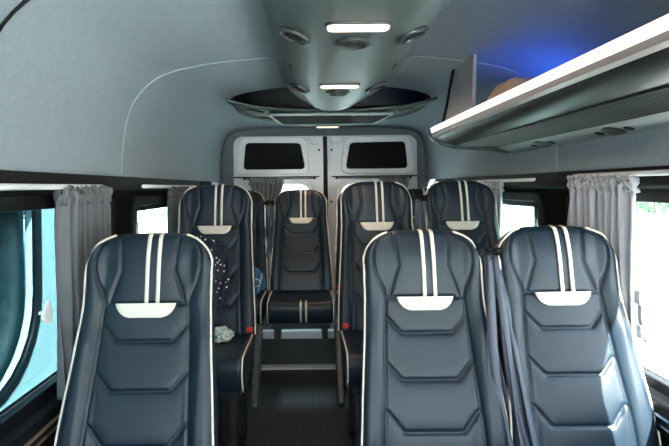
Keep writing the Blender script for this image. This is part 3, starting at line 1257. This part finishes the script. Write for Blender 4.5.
def cloth_fn(u, v):
    X0, X1 = -.185, .050 + .035 * math.sin(v * 4)
    x = X0 + (X1 - X0) * u
    d = .285 + .38 * v - .022 * math.sin(u * 4)
    y = surf_pt(x, d, .012)[2]
    y -= .018 * (noise.noise(Vector((x * 16, d * 9, 3))) + .6) + .01 * abs(math.sin(x * 50 + d * 8)) * .7
    return to3(x, d, y)


root = thing('cloth', 'navy cloth with small white flowers draped over the seat left of the aisle', 'cloth', (-.450, 2.38, EYE + FB + R2H + .036))
MB().grid(cloth_fn, 40, 60).build('jacket', M['navy_print'], root, smooth=True, solid=.004, recalc=False)
mb = MB()
mb.tube([to3(*surf_pt(x, .288 - .022 * math.sin((x + .185) / .215 * 4), .022)) for x in np.linspace(-.18, .045, 12)], .012, 8)
mb.build('collar', M['navy_print'], root, smooth=True)


def blob(name, label, cat, loc, size, mt, seed, amp=.35, fr=2.2):
    bm = bmesh.new()
    bmesh.ops.create_icosphere(bm, subdivisions=5, radius=1)
    for v in bm.verts:
        nn = noise.noise(v.co * fr + Vector((seed, 0, 0))) + .5 * noise.noise(v.co * fr * 2.7 + Vector((0, seed, 0)))
        r_ = 1 + amp * nn - .12 * abs(math.sin(v.co.x * 9 + v.co.z * 6 + nn * 5))
        v.co = Vector((v.co.x * size[0] * r_, v.co.y * size[1] * r_, max(-.8, v.co.z * r_) * size[2]))
    me = bpy.data.meshes.new(name)
    bm.to_mesh(me)
    bm.free()
    for p in me.polygons:
        p.use_smooth = True
    me.materials.append(mt)
    o_ = bpy.data.objects.new(name, me)
    COL.objects.link(o_)
    o_.location = loc
    if cat:
        tag(o_, label, cat)
    return o_


blob('crumpled_wrapper', 'small crumpled white and teal wrapper on the seat left of the aisle', 'wrapper',
     W(-.385, 2.22, -.640), (.050, .05, .034), M['crumple'], 4)
bagroot = thing('bag', 'small blue bag with white cord on the left rear bench seat', 'bag', W(-.345, 3.16, -.645))
o = blob('pouch', None, None, (0, 0, .06), (.075, .06, .095), M['bag_blue'], 9, .25)
o.parent = bagroot
mb = MB()
mb.tube([(.02 + .03 * math.cos(t_), -.07 - .004 * t_, .07 + .022 * math.sin(t_)) for t_ in np.linspace(0, 5.6, 20)], .003, 6)
mb.tube([(.06, -.058, .12), (.045, -.068, .05), (.035, -.07, 0.01)], .003, 6)
mb.tube([(-.03, -.058, .13), (-.04, -.066, .06), (-.055, -.06, 0.0)], .003, 6)
mb.build('drawstring', M['cord'], bagroot, smooth=True)

# white tag hanging at the left window, strap and buckle on the right curtain
root = thing('plastic_tag', 'small white kite-shaped plastic clip on the near left window', 'clip', W(XL + .024, 1.470, -.355))
MB().prism([(-.030, -.005), (0.004, .038), (.03, -.008), (.018, -.034), (-.010, -.028)], -.004, .004, 'x').build('plate', M['tag_white'], root, bevel=.002)
MB().box((-.012, .0, 0), (.020, .014, .010)).build('stem', M['tag_white'], root, bevel=.002)
root = thing('curtain_clip', 'pale strap with a buckle hanging on the near right curtain', 'strap', W(.995, 1.515, -.31))


def st(u, v):
    return ((u - .5) * .006 - .012 * math.sin(v * 3), (u - .5) * .030 + .006 * math.sin(v * 4), .0 - v * .16)


MB().grid(st, 3, 16).build('strap', M['curtain'], root, smooth=True, solid=.004, recalc=False)
MB().prism(rrect(-.016, .016, -.050, -.005, .006), -.022, -.008, 'x').build('buckle', M['tag_white'], root, bevel=.003)
MB().prism(rrect(-.014, .014, -.150, -.110, .006), -.018, -.006, 'x').build('buckle', M['tag_white'], root, bevel=.003)

# ------------------------------------------------------------------ outside
GZ = EYE + FA - 0.55
mb = MB()
mb.box((0, 5, GZ - .05), (60, 60, .1))
struct(mb.build('ground', M['ground']))
# white van parked on the left with a big meshed window
van = thing('parked_van', 'white van parked close outside the left window, dark meshed window', 'van', (-1.42, 1.69, GZ))
plate('body_side', M['car_white'], rrect(-3.2, 1.75, 0.25, EYE + .45 - GZ, .25),
      [rrect(-2.6, 0.92, EYE - .95 - GZ, EYE - .03 - GZ, [.06, .06, .2, .42])], 0, .08, 'yz', parent=van, bevel=.02)
plate('side_window', M['mesh_glass'], rrect(-2.65, 0.95, EYE - .98 - GZ, EYE - .0 - GZ, [.06, .06, .2, .42]), [], -.06, .01, 'yz', parent=van)
plate('window_seal', M['black_plastic'], rrect(-2.62, 0.94, EYE - .97 - GZ, EYE - .01 - GZ, [.06, .06, .2, .44]),
      [rrect(-2.58, 0.90, EYE - .93 - GZ, EYE - .05 - GZ, [.06, .06, .2, .40])], .03, .03, 'yz', parent=van)
mb = MB()
mb.box((-.75, -.7, .95), (1.3, 4.7, 1.25))
mb.build('body', M['car_white'], van, bevel=.08, segs=4)
for yy in (-2.2, 1.0):
    mb = MB().lathe([(.15, -.1), (.31, -.1), (.33, -.06), (.33, .06), (.31, .1), (.15, .1)], 28,
                    Matrix.Translation((-.12, yy, .33)) @ Matrix.Rotation(math.radians(90), 4, 'Y'))
    mb.build('wheel', M['black_plastic'], van, smooth=True, auto=40)
# pale garden wall and hedge, left and right
for (x, y0, y1, lab) in ((-6.5, -6, 22, 'pale rendered wall outside, beyond the left windows'), (7.5, -6, 22, 'pale rendered wall outside, beyond the right windows')):
    mb = MB()
    mb.box((0, 0, .55), (.25, y1 - y0, 1.1))
    mb.box((0, 0, 1.12), (.34, y1 - y0, .06))
    o = mb.build('garden_wall', M['wall_out'], bevel=.01)
    o.location = (x, (y0 + y1) / 2, GZ)
    tag(o, lab, 'wall')
    bm = bmesh.new()
    rnd = random.Random(int(x * 10))
    vs_, fs = [], []
    for k in range(5200):
        c = Vector((rnd.gauss(0, .5), rnd.uniform(y0, y1), rnd.uniform(.2, 2.3) ** 1.0))
        a = Vector((rnd.gauss(0, 1), rnd.gauss(0, 1), rnd.gauss(0, 1))).normalized() * .16
        b2 = a.cross(Vector((rnd.gauss(0, 1), rnd.gauss(0, 1), rnd.gauss(0, 1)))).normalized() * .09
        i0 = len(vs_)
        vs_ += [c - a, c + b2, c + a, c - b2]
        fs.append((i0, i0 + 1, i0 + 2, i0 + 3))
    bm.free()
    mb = MB()
    mb.v, mb.f = [tuple(v) for v in vs_], fs
    o = mb.build('hedge', M['leaf'], recalc=False)
    o.location = (x + math.copysign(1.3, x), 0, GZ)
    tag(o, 'green hedge behind the pale wall, %s side' % ('left' if x < 0 else 'right'), 'hedge', kind='stuff')
